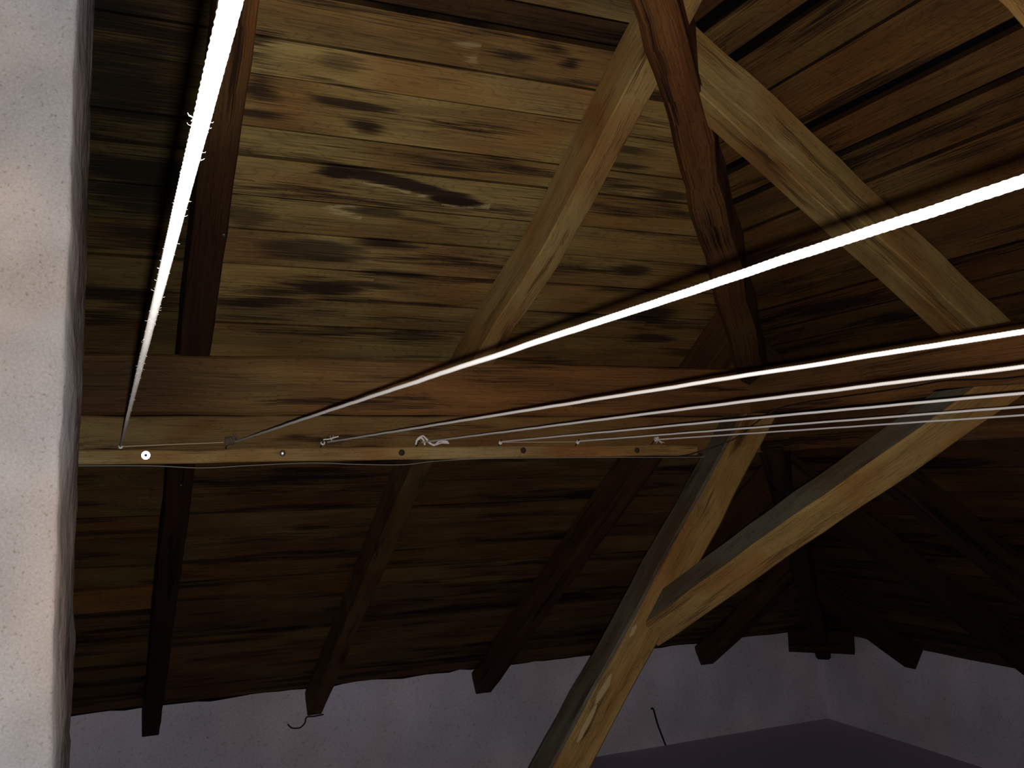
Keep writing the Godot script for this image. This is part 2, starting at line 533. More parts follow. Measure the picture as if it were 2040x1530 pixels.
func build_chimney():
	# a plastered brick chimney; its corner towards the lines is rounded and lumpy
	var x0 := -0.62
	var x1 := -0.036
	var z0 := -2.08
	var z1 := -1.47
	var r := 0.030
	var outline := []
	var normals := []
	for c in [[Vector2(x1 - r, z0 + r), -90], [Vector2(-0.056, z1 - 0.012), 0], [Vector2(x0 + r, z1 - r), 90], [Vector2(x0 + r, z0 + r), 180]]:
		for i in 7:
			var a: float = deg_to_rad(c[1] + i * 15.0)
			if c[1] == 0 and i == 0:
				outline.append(Vector2(x1, z1 - 0.075))
				normals.append(Vector2(0.99, 0.14))
			if c[1] == 0 and i < 2: continue
			outline.append(c[0] + Vector2(cos(a), sin(a)) * (0.012 if c[1] == 0 else r))
			normals.append(Vector2(cos(a), sin(a)))
	# more points along the front and the side for the lumps
	var path := []
	for i in outline.size():
		var p: Vector2 = outline[i]
		var q: Vector2 = outline[(i + 1) % outline.size()]
		var n: int = max(1, int((q - p).length() / 0.03))
		for k in n: path.append([p.lerp(q, float(k) / n), normals[i].lerp(normals[(i + 1) % normals.size()], float(k) / n).normalized()])
	var st := start()
	var rows := 110
	var grid := []
	var around := []
	var run := 0.0
	for i in path.size() + 1:
		around.append(run)
		if i < path.size(): run += (path[(i + 1) % path.size()][0] - path[i][0]).length()
	for k in rows + 1:
		var ring := []
		for i in path.size():
			var p: Vector2 = path[i][0]
			var top := roof_left(p.y) - 0.012
			var y := top * k / rows
			var lump := wobble.get_noise_3d(p.x * 3.0 + 9.0, y * 2.4, p.y * 3.0) * 0.010 + wobble.get_noise_3d(p.x * 14.0, y * 14.0, p.y * 14.0) * 0.0035 + wobble.get_noise_3d(p.x * 50.0, y * 50.0, p.y * 50.0) * 0.0012
			ring.append(Vector3(p.x + (clampf(y, 0.6, 2.6) - 1.95) * 0.016, y, p.y) + Vector3(path[i][1].x, 0, path[i][1].y) * lump)
		grid.append(ring)
	for k in rows:
		for i in path.size():
			var j := (i + 1) % path.size()
			var quadp := [grid[k][i], grid[k][j], grid[k + 1][j], grid[k + 1][i]]
			var us := [around[i], around[i + 1], around[i + 1], around[i]]
			var n: Vector3 = (quadp[1] - quadp[0]).cross(quadp[2] - quadp[0])
			var out := Vector3(path[i][1].x, 0, path[i][1].y)
			var order := [0, 1, 2, 0, 2, 3] if n.dot(out) < 0 else [0, 2, 1, 0, 3, 2]
			for o in order:
				st.set_smooth_group(1)
				st.set_color(Color.WHITE)
				st.set_uv(Vector2(us[o] / 0.6, -quadp[o].y / 1.2))
				st.add_vertex(quadp[o])
	st.generate_normals()
	st.generate_tangents()
	var t := thing("chimney", "pale plastered chimney with a rounded corner at the left edge of the picture", "chimney", Vector3(-0.33, 0, -1.78))
	var o := obj("plaster_shaft", st, M.plaster, t)
	o.position = -t.position

# One board of a roof slope. a, b: plan points (along the board, lower edge), c, d: the same for its upper edge. "up" gives the height over a plan point.
func board(called: String, parent: Node, pts: Array, height: Callable, thick: float, uv: Callable, m: Material, tint: Color, lift: float) -> MeshInstance3D:
	var st := start()
	var nrm: Vector3 = (Vector3(pts[1].x, height.call(pts[1]), pts[1].y) - Vector3(pts[0].x, height.call(pts[0]), pts[0].y)).cross(Vector3(pts[3].x, height.call(pts[3]), pts[3].y) - Vector3(pts[0].x, height.call(pts[0]), pts[0].y)).normalized()
	if nrm.y < 0: nrm = -nrm
	var low := []
	var top := []
	var uvs := []
	var warp := [rng.randf_range(-0.002, 0.002), rng.randf_range(-0.002, 0.002), rng.randf_range(-0.002, 0.002), rng.randf_range(-0.002, 0.002)]
	for i in 4:
		var p: Vector2 = pts[i]
		var v := Vector3(p.x, height.call(p), p.y)
		low.append(v + nrm * (lift + warp[i]))
		top.append(v + nrm * (lift + thick))
		uvs.append(uv.call(p))
	quad(st, low, uvs, -nrm, tint)
	quad(st, top, uvs, nrm, tint)
	var c: Vector3 = (low[0] + low[1] + low[2] + low[3]) / 4.0
	for i in 4:
		var j := (i + 1) % 4
		var mid: Vector3 = (low[i] + low[j]) / 2.0 - c
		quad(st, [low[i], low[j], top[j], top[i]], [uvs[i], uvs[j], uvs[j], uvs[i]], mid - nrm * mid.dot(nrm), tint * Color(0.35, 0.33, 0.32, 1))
	var o := obj(called, st, m, parent)
	return o

func build_roof():
	var cosr := cos(TILT)
	# left slope: boards run along x, from the gable to the hip
	var left := thing("ceiling", "stained roof boards of the left slope running level across the picture", "ceiling", Vector3.ZERO, "", "structure")
	var hl := func(p: Vector2): return roof_left(p.y)
	var edges := []
	var s := -0.075
	var low := []
	while s > -2.45:
		low.append(s)
		s -= [0.155, 0.13, 0.18, 0.145, 0.165][low.size() % 5]
	low.reverse()
	for e in low: edges.append(e)
	for i in range(1, LEFT_EDGES.size()): edges.append(LEFT_EDGES[i])
	s = LEFT_EDGES[-1]
	while s < 2.9:
		s += 0.17
		edges.append(s)
	var shades := [Color(1, 1, 1), Color(0.86, 0.84, 0.82), Color(0.95, 0.9, 0.84), Color(0.78, 0.76, 0.75), Color(0.9, 0.9, 0.86)]
	for i in range(edges.size() - 1):
		var s0: float = edges[i]
		var s1: float = edges[i + 1]
		var gap: float = 0.004
		if absf(s1 - 0.588) < 0.002: gap = 0.009
		if absf(s1 - 0.985) < 0.002: gap = 0.016
		if s0 < -0.1: gap = 0.005
		var za: float = -2.5 + s0 * cosr
		var zb: float = -2.5 + (s1 - gap) * cosr
		if zb > 0.0: zb = 0.0
		if za >= -0.01: continue
		var upper := s0 > -0.08 and s1 < 1.3
		var cuts := [-2.6, 0.215]
		if upper: cuts.append(lerpf(0.985, 1.065, (za + 2.376) / 0.9))
		else: cuts.append(0.93 if i % 3 == 0 else 2.5 if i % 3 == 1 else 1.77)
		cuts.append(9.0)
		var lift0 := rng.randf_range(0.0, 0.007)
		var u0 := Vector2(rng.randf(), (rng.randi() % 8) / 8.0)
		for k in range(cuts.size() - 1):
			var xa: float = cuts[k]
			var xb: float = cuts[k + 1] - 0.003
			var ha := HIP_SUM - za
			var hb := HIP_SUM - zb
			if xa > min(ha, hb) - 0.05: continue
			var pts := [Vector2(xa, za), Vector2(min(xb, ha), za), Vector2(min(xb, hb), zb), Vector2(xa, zb)]
			var tint: Color = shades[(i * 3 + k) % 5]
			if upper:
				if k == 0: tint = Color(0.17, 0.175, 0.17) if s0 > 0.27 else Color(0.33, 0.32, 0.30)
				if absf(s0 - 0.985) < 0.002: tint = tint * Color(0.22, 0.2, 0.22, 1)
				if k == 2: tint = Color(0.80, 0.74, 0.66)
				board("plank", left, pts, hl, 0.022, func(p: Vector2): return left_uv(p.x, (p.y + 2.5) / cosr), M.left_boards, tint, lift0 + rng.randf_range(0, 0.003))
			else:
				if k == 0 and za < -3.66 and za > -3.84:
					# a newer, lighter piece was let in beside the chimney
					board("plank", left, [Vector2(-0.6, za), Vector2(0.205, za), Vector2(0.205, zb), Vector2(-0.6, zb)], hl, 0.022, func(p: Vector2): return Vector2(p.x / 2.8, (p.y + 3.7) / 1.4 + 0.06), M.timber, Color(0.68, 0.56, 0.40), -0.004)
					continue
				if za < -2.6: tint = tint * (Color(0.50, 0.44, 0.46) if k > 0 else Color(0.5, 0.45, 0.42))
				tint.a = 1
				board("plank", left, pts, hl, 0.022, func(p: Vector2): return u0 + Vector2((p.x + k * 0.7) / 2.8, clamp((p.y - za) / cosr / 1.4, 0.002, 0.123)), M.boards, tint, lift0 + rng.randf_range(0, 0.003))
	# right slope: boards run along z, from the hip towards the viewer
	var right := thing("ceiling", "brown roof boards of the right slope with dark gaps, running up to the right", "ceiling", Vector3.ZERO, "", "structure")
	var hr := func(p: Vector2): return roof_right(p.x)
	var xs := [-0.5, -0.3, -0.1, 0.08, 0.25, 0.42, 0.58, 0.74, 0.9, 1.02, 1.147, 1.229, 1.327, 1.428, 1.509, 1.59, 1.70, 1.84, 1.912, 1.97, 2.08, 2.2, 2.33, 2.45, 2.58, 2.7, 2.84, 2.96, 3.1, 3.23, 3.36, 3.5, 3.62, 3.75, 3.88, 4.1]
	for i in range(xs.size() - 1):
		var xa: float = xs[i]
		var xb: float = xs[i + 1]
		var gap := 0.006
		if absf(xa - 1.229) < 0.01 or absf(xa - 1.428) < 0.01 or absf(xa - 1.147) < 0.01: gap = 0.022
		if absf(xa - 1.509) < 0.01: gap = 0.012
		if absf(xa - 1.59) < 0.01: gap = 0.009
		xa += gap
		var u0 := Vector2(rng.randf(), (rng.randi() % 8) / 8.0)
		var tint: Color = shades[i % 5] * Color(0.47, 0.365, 0.30)
		if xa > 1.62: tint = tint * Color(0.8, 0.78, 0.78)
		tint.a = 1
		var lift0 := rng.randf_range(0.0, 0.006)
		var cuts := [-99.0, -1.6 if i % 2 == 0 else -0.93, 99.0]
		for k in 2:
			var za: float = cuts[k]
			var zb: float = cuts[k + 1] - 0.003
			var a0: float = max(za, HIP_SUM - xa)
			var b0: float = max(za, HIP_SUM - xb)
			var a1: float = min(zb, -HIP_SUM + xa)
			var b1: float = min(zb, -HIP_SUM + xb)
			a1 = min(a1, 4.6)
			b1 = min(b1, 4.6)
			if a1 - a0 < 0.02 or b1 - b0 < 0.02: continue
			board("plank", right, [Vector2(xa, a0), Vector2(xa, a1), Vector2(xb, b1), Vector2(xb, b0)], hr, 0.022, func(p: Vector2): return u0 + Vector2((p.y + k * 0.6) / 2.8, clamp((p.x - xa) / cosr / 1.4, 0.002, 0.123)), M.boards, tint, lift0)
	# the slope behind the viewer, and the dark roofing over all boards
	var back := thing("ceiling", "roof boards behind the viewer, outside the picture", "ceiling", Vector3.ZERO, "", "structure")
	var hb2 := func(p: Vector2): return roof_left(-p.y)
	for i in 10:
		var za := 0.01 + i * 0.46
		var zb := za + 0.455
		board("plank", back, [Vector2(-2.6, za), Vector2(HIP_SUM + za, za), Vector2(HIP_SUM + zb, zb), Vector2(-2.6, zb)], hb2, 0.022, func(p: Vector2): return Vector2(p.x / 2.8, p.y / 1.4), M.boards, Color(0.8, 0.75, 0.7), 0.0)
	var felt := thing("trim_1", "black roofing showing in the gaps between the boards", "roofing", Vector3.ZERO, "", "structure")
	var nothing := func(p: Vector2): return p
	board("roofing_sheet", felt, [Vector2(-2.7, -4.8), Vector2(4.3, -4.8), Vector2(HIP_SUM, 0.0), Vector2(-2.7, 0.0)], hl, 0.01, nothing, M.roofing, Color.WHITE, 0.045)
	board("roofing_sheet", felt, [Vector2(4.3, -4.8), Vector2(4.3, 4.8), Vector2(HIP_SUM, 0.0), Vector2(HIP_SUM, -0.001)], hr, 0.01, nothing, M.roofing, Color.WHITE, 0.045)
	board("roofing_sheet", felt, [Vector2(-2.7, 4.8), Vector2(4.3, 4.8), Vector2(HIP_SUM, 0.0), Vector2(-2.7, 0.0)], hb2, 0.01, nothing, M.roofing, Color.WHITE, 0.045)

# ---------------------------------------------------------------- rafters, purlins, hip
func nail(parent: Node, at: Vector3, axis: Vector3, r := 0.004, m: Material = null):
	var st := start()
	lathe(st, at, axis, [Vector2(r, 0), Vector2(r, 0.0008), Vector2(r * 0.75, 0.0018), Vector2(0.0, 0.002)], 10)
	obj("nail", st, m if m else M.dull_steel, parent)

func rafter_left(called: String, label: String, path_xz: Array, w: float, m: Material, tints: Array, nails: Array = []):
	var mid_drop := RAFTER_V / 2.0
	var path := []
	for p in path_xz: path.append(Vector3(p[0], roof_left(p[1]) - mid_drop - 0.002, p[1]))
	var down := Vector3(0, -cos(TILT), sin(TILT))
	var t := thing(called, label, "rafter", path[0], "rafters of the attic roof")
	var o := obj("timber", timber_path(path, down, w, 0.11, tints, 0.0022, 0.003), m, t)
	o.position = -t.position
	for q in nails:
		var at := Vector3(q[0], roof_left(q[1]) - RAFTER_V - 0.004, q[1]) - t.position
		nail(t, at, down, 0.004)

func rafter_right(called: String, label: String, z: float, x0: float, x1: float, w: float, m: Material, tints: Array, deep := 0.11) -> Node3D:
	var drop := deep / 2.0 / cos(TILT) + 0.002
	var path := [Vector3(x0, roof_right(x0) - drop, z), Vector3(x1, roof_right(x1) - drop, z + 0.005)]
	var down := Vector3(-sin(TILT), -cos(TILT), 0)
	var t := thing(called, label, "rafter", path[1], "rafters of the attic roof")
	var o := obj("timber", timber_path(path, down, w, deep, tints, 0.004, 0.003), m, t)
	o.position = -t.position
	return t

func build_timbers():
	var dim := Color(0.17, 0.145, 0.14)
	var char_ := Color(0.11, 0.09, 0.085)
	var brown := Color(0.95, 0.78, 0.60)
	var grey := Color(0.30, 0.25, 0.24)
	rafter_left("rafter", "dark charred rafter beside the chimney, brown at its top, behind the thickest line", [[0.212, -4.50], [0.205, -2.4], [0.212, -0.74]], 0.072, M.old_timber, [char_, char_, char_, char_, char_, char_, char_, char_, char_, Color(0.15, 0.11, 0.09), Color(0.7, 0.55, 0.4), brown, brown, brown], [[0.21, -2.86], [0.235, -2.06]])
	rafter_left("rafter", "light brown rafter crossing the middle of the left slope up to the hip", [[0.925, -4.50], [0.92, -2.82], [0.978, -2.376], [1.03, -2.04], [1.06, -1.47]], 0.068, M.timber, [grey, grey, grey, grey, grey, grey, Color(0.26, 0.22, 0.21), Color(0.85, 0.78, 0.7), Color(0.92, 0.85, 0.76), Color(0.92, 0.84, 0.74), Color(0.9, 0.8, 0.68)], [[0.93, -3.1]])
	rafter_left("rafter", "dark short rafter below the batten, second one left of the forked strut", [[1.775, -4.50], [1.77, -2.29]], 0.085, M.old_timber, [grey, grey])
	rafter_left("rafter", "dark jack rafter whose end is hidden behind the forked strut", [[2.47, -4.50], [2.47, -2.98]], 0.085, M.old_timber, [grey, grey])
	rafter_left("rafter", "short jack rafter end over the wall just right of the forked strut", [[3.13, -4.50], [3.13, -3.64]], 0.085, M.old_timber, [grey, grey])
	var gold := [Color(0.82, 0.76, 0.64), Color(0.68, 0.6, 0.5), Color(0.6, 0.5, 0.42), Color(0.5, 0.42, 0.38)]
	var r := rafter_right("rafter", "bright yellow brown rafter of the right slope, meeting the hip near the top", -1.60, 1.08, 3.98, 0.066, M.timber, gold, 0.088)
	var q0 := Vector3(1.10, roof_right(1.10) - 0.132, -1.611)
	var q1 := Vector3(3.98, roof_right(3.98) - 0.132, -1.606)
	var lath := obj("lath", timber(q0, q1, Vector3(-sin(TILT), -cos(TILT), 0), 0.062, 0.019, gold, 0.002, 0.003), M.timber, r)
	lath.position = -r.position
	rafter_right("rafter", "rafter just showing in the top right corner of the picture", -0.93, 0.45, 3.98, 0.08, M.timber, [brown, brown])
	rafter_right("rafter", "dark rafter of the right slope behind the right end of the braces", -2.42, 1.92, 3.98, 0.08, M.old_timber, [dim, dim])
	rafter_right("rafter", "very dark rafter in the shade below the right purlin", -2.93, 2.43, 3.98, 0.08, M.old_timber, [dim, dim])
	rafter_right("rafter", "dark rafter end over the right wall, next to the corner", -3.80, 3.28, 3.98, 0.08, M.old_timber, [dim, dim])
	# hip
	var hipdir := Vector3(-1, SLOPE, 1).normalized()
	var hd := Vector3(-1, 0, 1).normalized() * hipdir.y - Vector3.UP * Vector2(hipdir.x, hipdir.z).length()
	var corner := Vector3(WALL_X - 0.02, roof_left(WALL_Z + 0.02) - 0.105, WALL_Z + 0.02)
	var top := Vector3(HIP_SUM + 0.05, roof_left(-0.02) - 0.105, -0.02)
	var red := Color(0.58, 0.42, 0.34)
	var t := thing("hip_rafter", "reddish dark hip rafter leaning from the far wall corner to the top, between both slopes", "rafter", corner)
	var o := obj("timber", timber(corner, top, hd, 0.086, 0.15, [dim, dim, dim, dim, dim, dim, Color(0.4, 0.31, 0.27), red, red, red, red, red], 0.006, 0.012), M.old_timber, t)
	o.position = -t.position
	nail(t, Vector3(1.20, 2.245, -1.70) - corner, hd, 0.005)
	# a block across the corner under the hip
	t = thing("corner_block", "dark wooden block under the foot of the hip in the far wall corner", "block", Vector3(3.84, 0.44, -4.34))
	o = obj("timber", timber(Vector3(3.72, 0.50, -4.475), Vector3(3.975, 0.50, -4.22), Vector3.DOWN, 0.12, 0.13, [dim], 0.004, 0.008), M.old_timber, t)
	o.position = -t.position
	# purlins, each of an upper beam and a board below
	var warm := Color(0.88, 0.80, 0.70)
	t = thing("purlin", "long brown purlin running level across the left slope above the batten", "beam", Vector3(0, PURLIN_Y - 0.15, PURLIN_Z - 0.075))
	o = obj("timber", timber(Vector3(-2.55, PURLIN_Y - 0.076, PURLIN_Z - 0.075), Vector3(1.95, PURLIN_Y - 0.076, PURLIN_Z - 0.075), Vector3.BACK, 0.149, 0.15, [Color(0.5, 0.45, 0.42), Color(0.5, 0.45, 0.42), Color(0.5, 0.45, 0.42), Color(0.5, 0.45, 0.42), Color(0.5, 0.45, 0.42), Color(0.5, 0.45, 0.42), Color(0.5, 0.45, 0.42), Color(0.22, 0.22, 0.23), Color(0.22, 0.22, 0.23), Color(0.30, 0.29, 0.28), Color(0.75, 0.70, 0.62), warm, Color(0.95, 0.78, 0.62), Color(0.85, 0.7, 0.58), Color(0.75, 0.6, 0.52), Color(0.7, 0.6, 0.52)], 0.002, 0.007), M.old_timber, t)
	o.position = -t.position
	t = thing("bearer_board", "olive brown board under the long purlin, carrying the batten", "board", Vector3(0, 1.555, PURLIN_Z - 0.03))
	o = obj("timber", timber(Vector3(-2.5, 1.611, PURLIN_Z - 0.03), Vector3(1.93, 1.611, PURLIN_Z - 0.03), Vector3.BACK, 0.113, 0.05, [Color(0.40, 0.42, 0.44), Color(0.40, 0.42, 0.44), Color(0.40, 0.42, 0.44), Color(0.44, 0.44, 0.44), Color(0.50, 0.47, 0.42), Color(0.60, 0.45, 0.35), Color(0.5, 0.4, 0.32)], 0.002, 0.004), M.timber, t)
	o.position = -t.position
	t = thing("purlin", "brown purlin on the right slope, between the second and third brightest lines", "beam", Vector3(PURLIN_X + 0.075, PURLIN_Y - 0.15, 0))
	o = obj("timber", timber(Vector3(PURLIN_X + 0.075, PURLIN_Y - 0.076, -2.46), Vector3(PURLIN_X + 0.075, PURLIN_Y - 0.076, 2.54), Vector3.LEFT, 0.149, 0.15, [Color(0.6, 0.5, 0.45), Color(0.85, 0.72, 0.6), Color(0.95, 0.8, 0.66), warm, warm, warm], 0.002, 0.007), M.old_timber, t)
	o.position = -t.position
	t = thing("bearer_board", "dark board under the right purlin, with the black cable along it", "board", Vector3(PURLIN_X + 0.03, 1.555, 0))
	o = obj("timber", timber(Vector3(PURLIN_X + 0.03, 1.611, -2.36), Vector3(PURLIN_X + 0.03, 1.611, 2.4), Vector3.LEFT, 0.113, 0.05, [Color(0.33, 0.27, 0.25)], 0.002, 0.004), M.old_timber, t)
	o.position = -t.position
	t = thing("purlin", "purlin behind the viewer that holds the other ends of the lines", "beam", Vector3(0, PURLIN_Y - 0.15, -PURLIN_Z + 0.075))
	o = obj("timber", timber(Vector3(-2.55, PURLIN_Y - 0.14, -PURLIN_Z + 0.075), Vector3(1.95, PURLIN_Y - 0.14, -PURLIN_Z + 0.075), Vector3.FORWARD, 0.27, 0.15, [warm], 0.002, 0.007), M.old_timber, t)
	o.position = -t.position

# A strut whose two faces towards the eye share its width as "share" (right or lower face) to the rest.
func strut_axes(a: Vector3, b: Vector3, towards: Vector3, angle: float) -> Vector3:
	var ax := (b - a).normalized()
	var v := Vector3(0, EYE, 0) - (a + b) / 2.0
	v = (v - ax * v.dot(ax)).normalized()
	var side := ax.cross(v).normalized()
	if side.dot(towards) < 0: side = -side
	return v * cos(angle) + side * sin(angle)

func build_struts():
	var right := Vector3(0.915, -0.027, 0.402)
	dust_and_shade = Color(0.42, 0.60, 1.25)  # upward faces greyed: dusty tone mixed with painted shade
	# centre line seen at the lower picture edge and under the corner of the purlins
	var a := Vector3(1.128, EYE - 0.80, -2.325)
	var b := Vector3(1.833, EYE + 0.168, -2.325)
	var foot := a + (a - b) * (a.y / (b.y - a.y))
	var t := thing("strut", "thick slanting strut that rises from below to the corner of both purlins", "strut", foot)
	var lit := Color(0.84, 0.74, 0.62)
	cut_y = EYE + 0.168
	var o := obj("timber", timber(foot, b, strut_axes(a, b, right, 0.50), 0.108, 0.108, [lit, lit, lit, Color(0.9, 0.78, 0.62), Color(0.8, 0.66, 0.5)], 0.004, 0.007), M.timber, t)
	o.position = -t.position
	var axis := (b - a).normalized()
	var face := strut_axes(a, b, right, 0.50)
	var across := axis.cross(face).normalized()
	if across.dot(right) > 0: across = -across
	for f in [[0.445, 0.036, 0.020, 0.012], [0.27, 0.030, 0.045, 0.016], [0.17, 0.026, 0.055, 0.014]]:
		var at: Vector3 = a + axis * ((f[0] as float) - 0.02) + face * 0.0575 + across * f[1] - foot
		var st := start()
		var stations := []
		for i in 7:
			var g := (i - 3) / 3.0
			stations.append([at + axis * g * f[2] + across * wobble.get_noise_1d(i * 31.0 + f[0] * 90.0) * 0.004, across, face, f[3] * sqrt(1.05 - g * g), 0.008, Color(1.35, 1.4, 1.5)])
		loft(st, stations, Vector2(0.3, 0.2), 0.0003)
		tag(obj("chip", st, M.bare_wood, t), "pale spot where the wood is chipped and scraped")
	var p := Vector3(1.432, EYE - 0.438, -2.325)
	var q := Vector3(1.835, EYE + 0.165, -1.50)
	t = thing("brace", "lighter brace branching off the thick strut up to the right purlin", "strut", p)
	cut_y = EYE + 0.170
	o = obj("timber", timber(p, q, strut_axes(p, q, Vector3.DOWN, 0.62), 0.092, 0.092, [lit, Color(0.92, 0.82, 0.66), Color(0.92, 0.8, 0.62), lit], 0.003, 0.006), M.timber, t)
	o.position = -t.position
	dust_and_shade = Color.WHITE

# ---------------------------------------------------------------- batten with its fixings
func build_batten():
	var z := PURLIN_Z + 0.028
	var t := thing("batten", "pale narrow batten screwed along the board, with the lines tied above it", "batten", Vector3(0, EYE + 0.052, PURLIN_Z + 0.012))
	var st := timber(Vector3(-0.09, EYE + 0.070, PURLIN_Z + 0.012), Vector3(1.655, EYE + 0.064, PURLIN_Z + 0.012), Vector3.BACK, 0.033, 0.032, [Color(0.85, 0.9, 1.25), Color(1.0, 1.05, 1.45), Color(1.05, 1.08, 1.4), Color(1.0, 0.96, 1.05), Color(1.0, 0.78, 0.6), Color(0.9, 0.72, 0.55)], 0.0012, 0.003)
	var o := obj("strip", st, M.timber, t)
	o.position = -t.position
	st = start()
	lathe(st, Vector3(0.094, EYE + 0.072, z) - t.position, Vector3(-0.03, -0.02, 1), [Vector2(0.0105, -0.002), Vector2(0.0105, 0.0016), Vector2(0.0098, 0.0022), Vector2(0.0034, 0.0022), Vector2(0.0030, 0.0018)], 28)
	tag(obj("washer", st, M.steel, t), "bright steel washer shining in the flash")
	st = start()
	lathe(st, Vector3(0.094, EYE + 0.072, z) - t.position, Vector3(0, 0, 1), [Vector2(0.0030, 0.0), Vector2(0.0030, 0.001), Vector2(0.0, 0.0012)], 14)
	tag(obj("screw", st, M.rust, t), "dark screw in the bright washer")
	for b in [[0.412, 0.072], [0.722, 0.069], [1.074, 0.070], [1.442, 0.065]]:
		st = start()
		var first: bool = b[0] < 0.5
		lathe(st, Vector3(b[0], EYE + b[1], z - 0.001) - t.position, Vector3(-0.22 if first else 0.0, 0.0, 1), [Vector2(0.0085, -0.004), Vector2(0.0085, 0.0015), Vector2(0.006, 0.004), Vector2(0.003, 0.0052), Vector2(0.0, 0.0056)], 20)
		obj("screw", st, M.steel if first else M.rust, t)
	# nails on top that the lines are wound round
	for b in NAILS:
		st = start()
		var at := Vector3(b.x, b.y, b.z)
		tube(st, [at + Vector3(0, -0.016, -0.028) - t.position, at - t.position, at + Vector3(0, 0.0035, 0.006) - t.position], 0.0018, 8)
		lathe(st, at + Vector3(0, 0.0035, 0.006) - t.position, Vector3(0, 0.5, 0.87), [Vector2(0.0038, 0), Vector2(0.0038, 0.001), Vector2(0.0, 0.0016)], 10)
		obj("nail", st, M.dull_steel, t)

const NAILS := [Vector3(0.039, 1.593, -2.362), Vector3(0.279, 1.600, -2.362), Vector3(0.512, 1.597, -2.362), Vector3(0.768, 1.594, -2.362), Vector3(1.006, 1.593, -2.362), Vector3(1.247, 1.592, -2.362), Vector3(1.504, 1.594, -2.362)]

# ---------------------------------------------------------------- clothes lines
func rope_mesh(a: Vector3, b: Vector3, r: float) -> SurfaceTool:
	# three strands laid together; finely divided where it passes the eye, coarser behind it
	var st := start()
	var pts := []
	var d := (b - a).normalized()
	var l := (b - a).length()
	var s := 0.0
	while s < l:
		var p := a + d * s
		pts.append(p + Vector3.UP * (wobble.get_noise_1d(s * 9.0) * 0.0006))
		s += 0.05 if p.z > 0.05 else 0.0015 if p.z > -0.9 else 0.004
	pts.append(b)
	tube(st, pts, func(along: float, angle: float): return r * (0.96 + 0.055 * cos(3.0 * (angle - TAU * along / 0.012))), 12)
	return st

func fray(st: SurfaceTool, at: Vector3, dir: Vector3, count: int, length: float, r: float):
	for i in count:
		var d := (dir + Vector3(rng.randf_range(-1, 1), rng.randf_range(-1, 1), rng.randf_range(-1, 1)) * 0.7).normalized()
		var e := d.cross(Vector3(rng.randf_range(-1, 1), rng.randf_range(-1, 1), rng.randf_range(-1, 1))).normalized() * length * 0.4
		tube(st, curve([at, at + d * length * 0.5 + e * 0.6, at + d * length * rng.randf_range(0.7, 1.1) + e], 4), r, 5)

func coil(at: Vector3, axis: Vector3, radius: float, turns: float, length: float) -> Array:
	var ax := axis.normalized()
	var u := ax.cross(Vector3.UP if absf(ax.y) < 0.9 else Vector3.RIGHT).normalized()
	var v := ax.cross(u)
	var out := []
	var n := int(turns * 14)
	for i in n + 1:
		var a := TAU * turns * i / n
		out.append(at + (u * cos(a) + v * sin(a)) * radius * (1.0 + 0.12 * sin(a * 0.37)) + ax * length * (float(i) / n - 0.5))
	return out

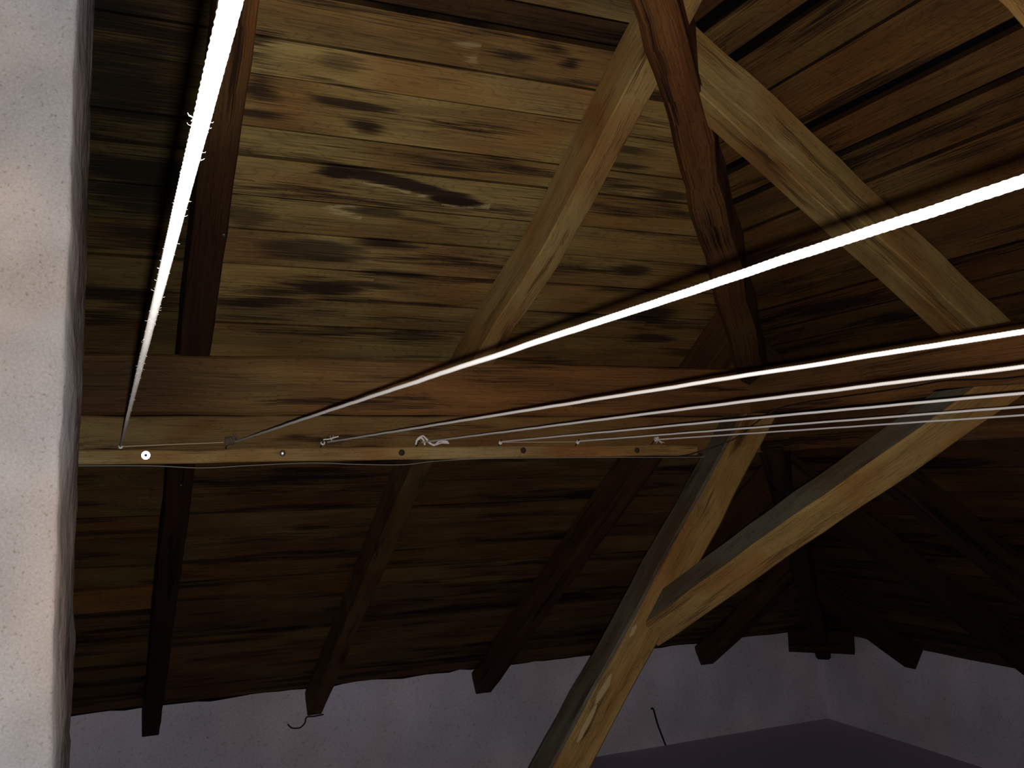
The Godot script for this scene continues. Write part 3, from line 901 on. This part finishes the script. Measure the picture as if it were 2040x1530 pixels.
func build_lines():
	var near := [Vector3(0.022, 1.595, -0.182), Vector3(0.285, 1.595, -0.210), Vector3(0.615, 1.595, -0.463), Vector3(0.842, 1.595, -0.638), Vector3(1.168, 1.595, -0.888), Vector3(1.455, 1.595, -1.107), Vector3(1.721, 1.595, -1.311)]
	var labels := [
		"white clothes line rising steeply beside the chimney, broadest of all",
		"bright white line running up to the right, topmost at the right edge",
		"white line just below the topmost one at the right edge",
		"white line starting at the tangle of white cord on the batten",
		"fifth line from the chimney, starting at the left nail of the middle linked pair",
		"sixth line from the chimney, starting at the right nail of the middle linked pair",
		"thinnest lowest line, starting at the small knot near the strut"]
	for i in 7:
		var a: Vector3 = NAILS[i] + Vector3(0.0, 0.0015, 0.004)
		if i == 1: a.x += 0.018
		if i == 2: a.x += 0.014
		if i == 3: a.x += 0.010
		var b: Vector3 = near[i]
		var end := a + (b - a) * ((2.36 - a.z) / (b.z - a.z))
		var t := thing("clothes_line", labels[i], "clothes line", a, "clothes lines strung through the attic")
		var o := obj("cord", rope_mesh(a, end, 0.00235), M.rope, t)
		o.position = -a
		var st := start()
		var nl: Vector3 = NAILS[i]
		match i:
			0:
				tube(st, coil(nl - a, Vector3(0, 0.5, 0.87), 0.0034, 1.5, 0.004), 0.0015, 6)
				obj("wrapped_turn", st, M.rope, t)
				st = start()
				tube(st, curve([nl - a, nl + Vector3(0.08, 0.003, 0.001) - a, nl + Vector3(0.17, 0.0055, 0.001) - a, NAILS[1] + Vector3(0, 0.001, 0) - a], 6), 0.0012, 6)
				obj("linking_cord", st, M.twine, t)
				st = start()
				for k in 260:
					var q := lerpf(0.3, 0.975, sqrt(rng.randf()))
					var p := a.lerp(b, q)
					var dirn := (Vector3(rng.randf_range(-1, 1), rng.randf_range(-1, 1), rng.randf_range(-0.4, 0.4))).normalized()
					var l := rng.randf_range(0.0008, 0.0024)
					tube(st, [p + dirn * 0.0020 - a, p + dirn * (0.002 + l * 0.6) + Vector3(0, 0, l * 0.3) - a, p + dirn * (0.0015 + l) + Vector3(0, 0, l * 0.8) - a], 0.00006, 3, false)
				tag(obj("fuzz", st, M.rope, t), "fine fibres sticking out of the cord", "", "", "stuff")
			1:
				tube(st, coil(nl + Vector3(0.004, 0.004, 0.004) - a, Vector3(1, 0.2, 0.2), 0.0075, 3.5, 0.016), 0.0035, 7)
				tube(st, coil(nl + Vector3(0.014, 0.006, 0.004) - a, Vector3(0.2, 1, 0.4), 0.007, 2.2, 0.008), 0.003, 7)
				fray(st, nl + Vector3(0.012, 0.012, 0.004) - a, Vector3(0.6, 0.6, 0.2), 5, 0.016, 0.0008)
				tag(obj("knot", st, M.old_rope, t), "dark weathered knot")
			2:
				tube(st, coil(nl + Vector3(0.002, 0, 0) - a, Vector3(0, 0.4, 0.9), 0.0042, 2.0, 0.004), 0.0017, 6)
				tube(st, curve([nl - a, nl + Vector3(0.004, 0.008, 0.004) - a, nl + Vector3(0.016, 0.009, 0.006) - a, nl + Vector3(0.040, 0.0155, 0.010) - a], 5), 0.0018, 6)
				fray(st, nl + Vector3(0.022, 0.006, 0.004) - a, Vector3(1, 0.3, 0.2), 5, 0.013, 0.0005)
				obj("knot", st, M.rope, t)
			3:
				# white tangle: two loops over the nail and a loose end lying on the batten
				tube(st, curve([nl + Vector3(-0.008, -0.004, 0.004) - a, nl + Vector3(-0.004, 0.010, 0.008) - a, nl + Vector3(0.010, 0.018, 0.008) - a, nl + Vector3(0.019, 0.012, 0.006) - a, nl + Vector3(0.026, 0.002, 0.010) - a, nl + Vector3(0.038, -0.007, 0.014) - a, nl + Vector3(0.047, -0.003, 0.012) - a, nl + Vector3(0.058, 0.004, 0.009) - a, nl + Vector3(0.080, 0.002, 0.010) - a], 6), 0.0026, 7)
				tube(st, curve([nl + Vector3(-0.008, 0.004, 0.006) - a, nl + Vector3(0.004, 0.013, 0.010) - a, nl + Vector3(0.012, 0.006, 0.010) - a, nl + Vector3(0.015, -0.006, 0.010) - a], 6), 0.0026, 7)
				tube(st, curve([nl + Vector3(0.022, 0.010, 0.008) - a, nl + Vector3(0.028, -0.002, 0.012) - a, nl + Vector3(0.044, -0.006, 0.014) - a, nl + Vector3(0.062, -0.001, 0.010) - a, nl + Vector3(0.083, -0.002, 0.010) - a], 6), 0.0022, 7)
				tag(obj("tangle", st, M.rope, t), "white tangled end of the cord")
			4:
				tube(st, coil(nl - a, Vector3(0, 0.5, 0.87), 0.0036, 2.5, 0.008), 0.0016, 6)
				obj("wrapped_turn", st, M.rope, t)
				st = start()
				tube(st, [nl - a, NAILS[5] - a], 0.0013, 6)
				obj("linking_cord", st, M.twine, t)
			5:
				tube(st, coil(nl - a, Vector3(0, 0.5, 0.87), 0.0036, 2.5, 0.008), 0.0016, 6)
				obj("wrapped_turn", st, M.rope, t)
			6:
				tube(st, coil(nl + Vector3(0.004, 0.003, 0.003) - a, Vector3(1, 0.3, 0.3), 0.005, 3.0, 0.012), 0.002, 6)
				fray(st, nl + Vector3(0.010, 0.0, 0.004) - a, Vector3(1, -0.4, 0.2), 5, 0.018, 0.0009)
				obj("knot", st, M.rope, t)

# ---------------------------------------------------------------- cables, wires
func build_small():
	var z := PURLIN_Z + 0.032
	var st := start()
	var pts := []
	for p in [[-0.10, 0.051], [-0.046, 0.051], [0.105, 0.048], [0.218, 0.0405], [0.33, 0.044], [0.458, 0.0475], [0.53, 0.046], [0.587, 0.042], [0.721, 0.038], [0.804, 0.045], [0.95, 0.050], [1.2, 0.0485], [1.45, 0.045], [1.564, 0.043], [1.70, 0.042], [1.86, 0.040]]:
		pts.append(Vector3(p[0], EYE + p[1] - 0.001, z + (0.004 if p[1] < 0.046 else -0.004)))
	tube(st, curve(pts, 6), 0.0012, 6)
	var w := obj("wire", st, M.wire)
	tag(w, "thin pale wire sagging along the underside of the batten", "wire")
	st = start()
	pts = [Vector3(1.20, 1.546, z - 0.012), Vector3(1.40, 1.545, z - 0.004), Vector3(1.57, 1.544, z + 0.004), Vector3(1.655, 1.560, z + 0.02), Vector3(1.72, 1.592, -2.262), Vector3(1.79, 1.638, -2.25), Vector3(1.845, 1.677, -2.22), Vector3(1.868, 1.690, -2.12), Vector3(1.872, 1.693, -2.0), Vector3(1.874, 1.697, -1.75), Vector3(1.873, 1.702, -1.63), Vector3(1.872, 1.692, -1.50), Vector3(1.874, 1.690, -1.41), Vector3(1.874, 1.694, -1.0), Vector3(1.874, 1.692, -0.4)]
	tube(st, curve(pts, 8), 0.0022, 7)
	tag(obj("cable", st, M.cable), "black cable climbing from the batten over the strut and along the right purlin", "cable")
	# bits of wire on the low wall
	st = start()
	tube(st, curve([Vector3(0.960, 0.420, -4.44), Vector3(0.921, 0.412, -4.46), Vector3(0.888, 0.410, -4.47), Vector3(0.881, 0.385, -4.475), Vector3(0.866, 0.366, -4.485), Vector3(0.851, 0.362, -4.485), Vector3(0.822, 0.366, -4.49), Vector3(0.805, 0.384, -4.495)], 6), 0.0035, 6)
	tag(obj("wire", st, M.cable), "short curled wire hanging from the end of the middle rafter", "wire")
	st = start()
	tube(st, curve([Vector3(2.748, 0.222, -4.46), Vector3(2.760, 0.222, -4.47), Vector3(2.775, 0.205, -4.48), Vector3(2.801, 0.122, -4.485), Vector3(2.847, 0.010, -4.49)], 5), 0.005, 6)
	tag(obj("wire", st, M.cable), "dark bent rod standing against the low wall right of the strut", "wire")
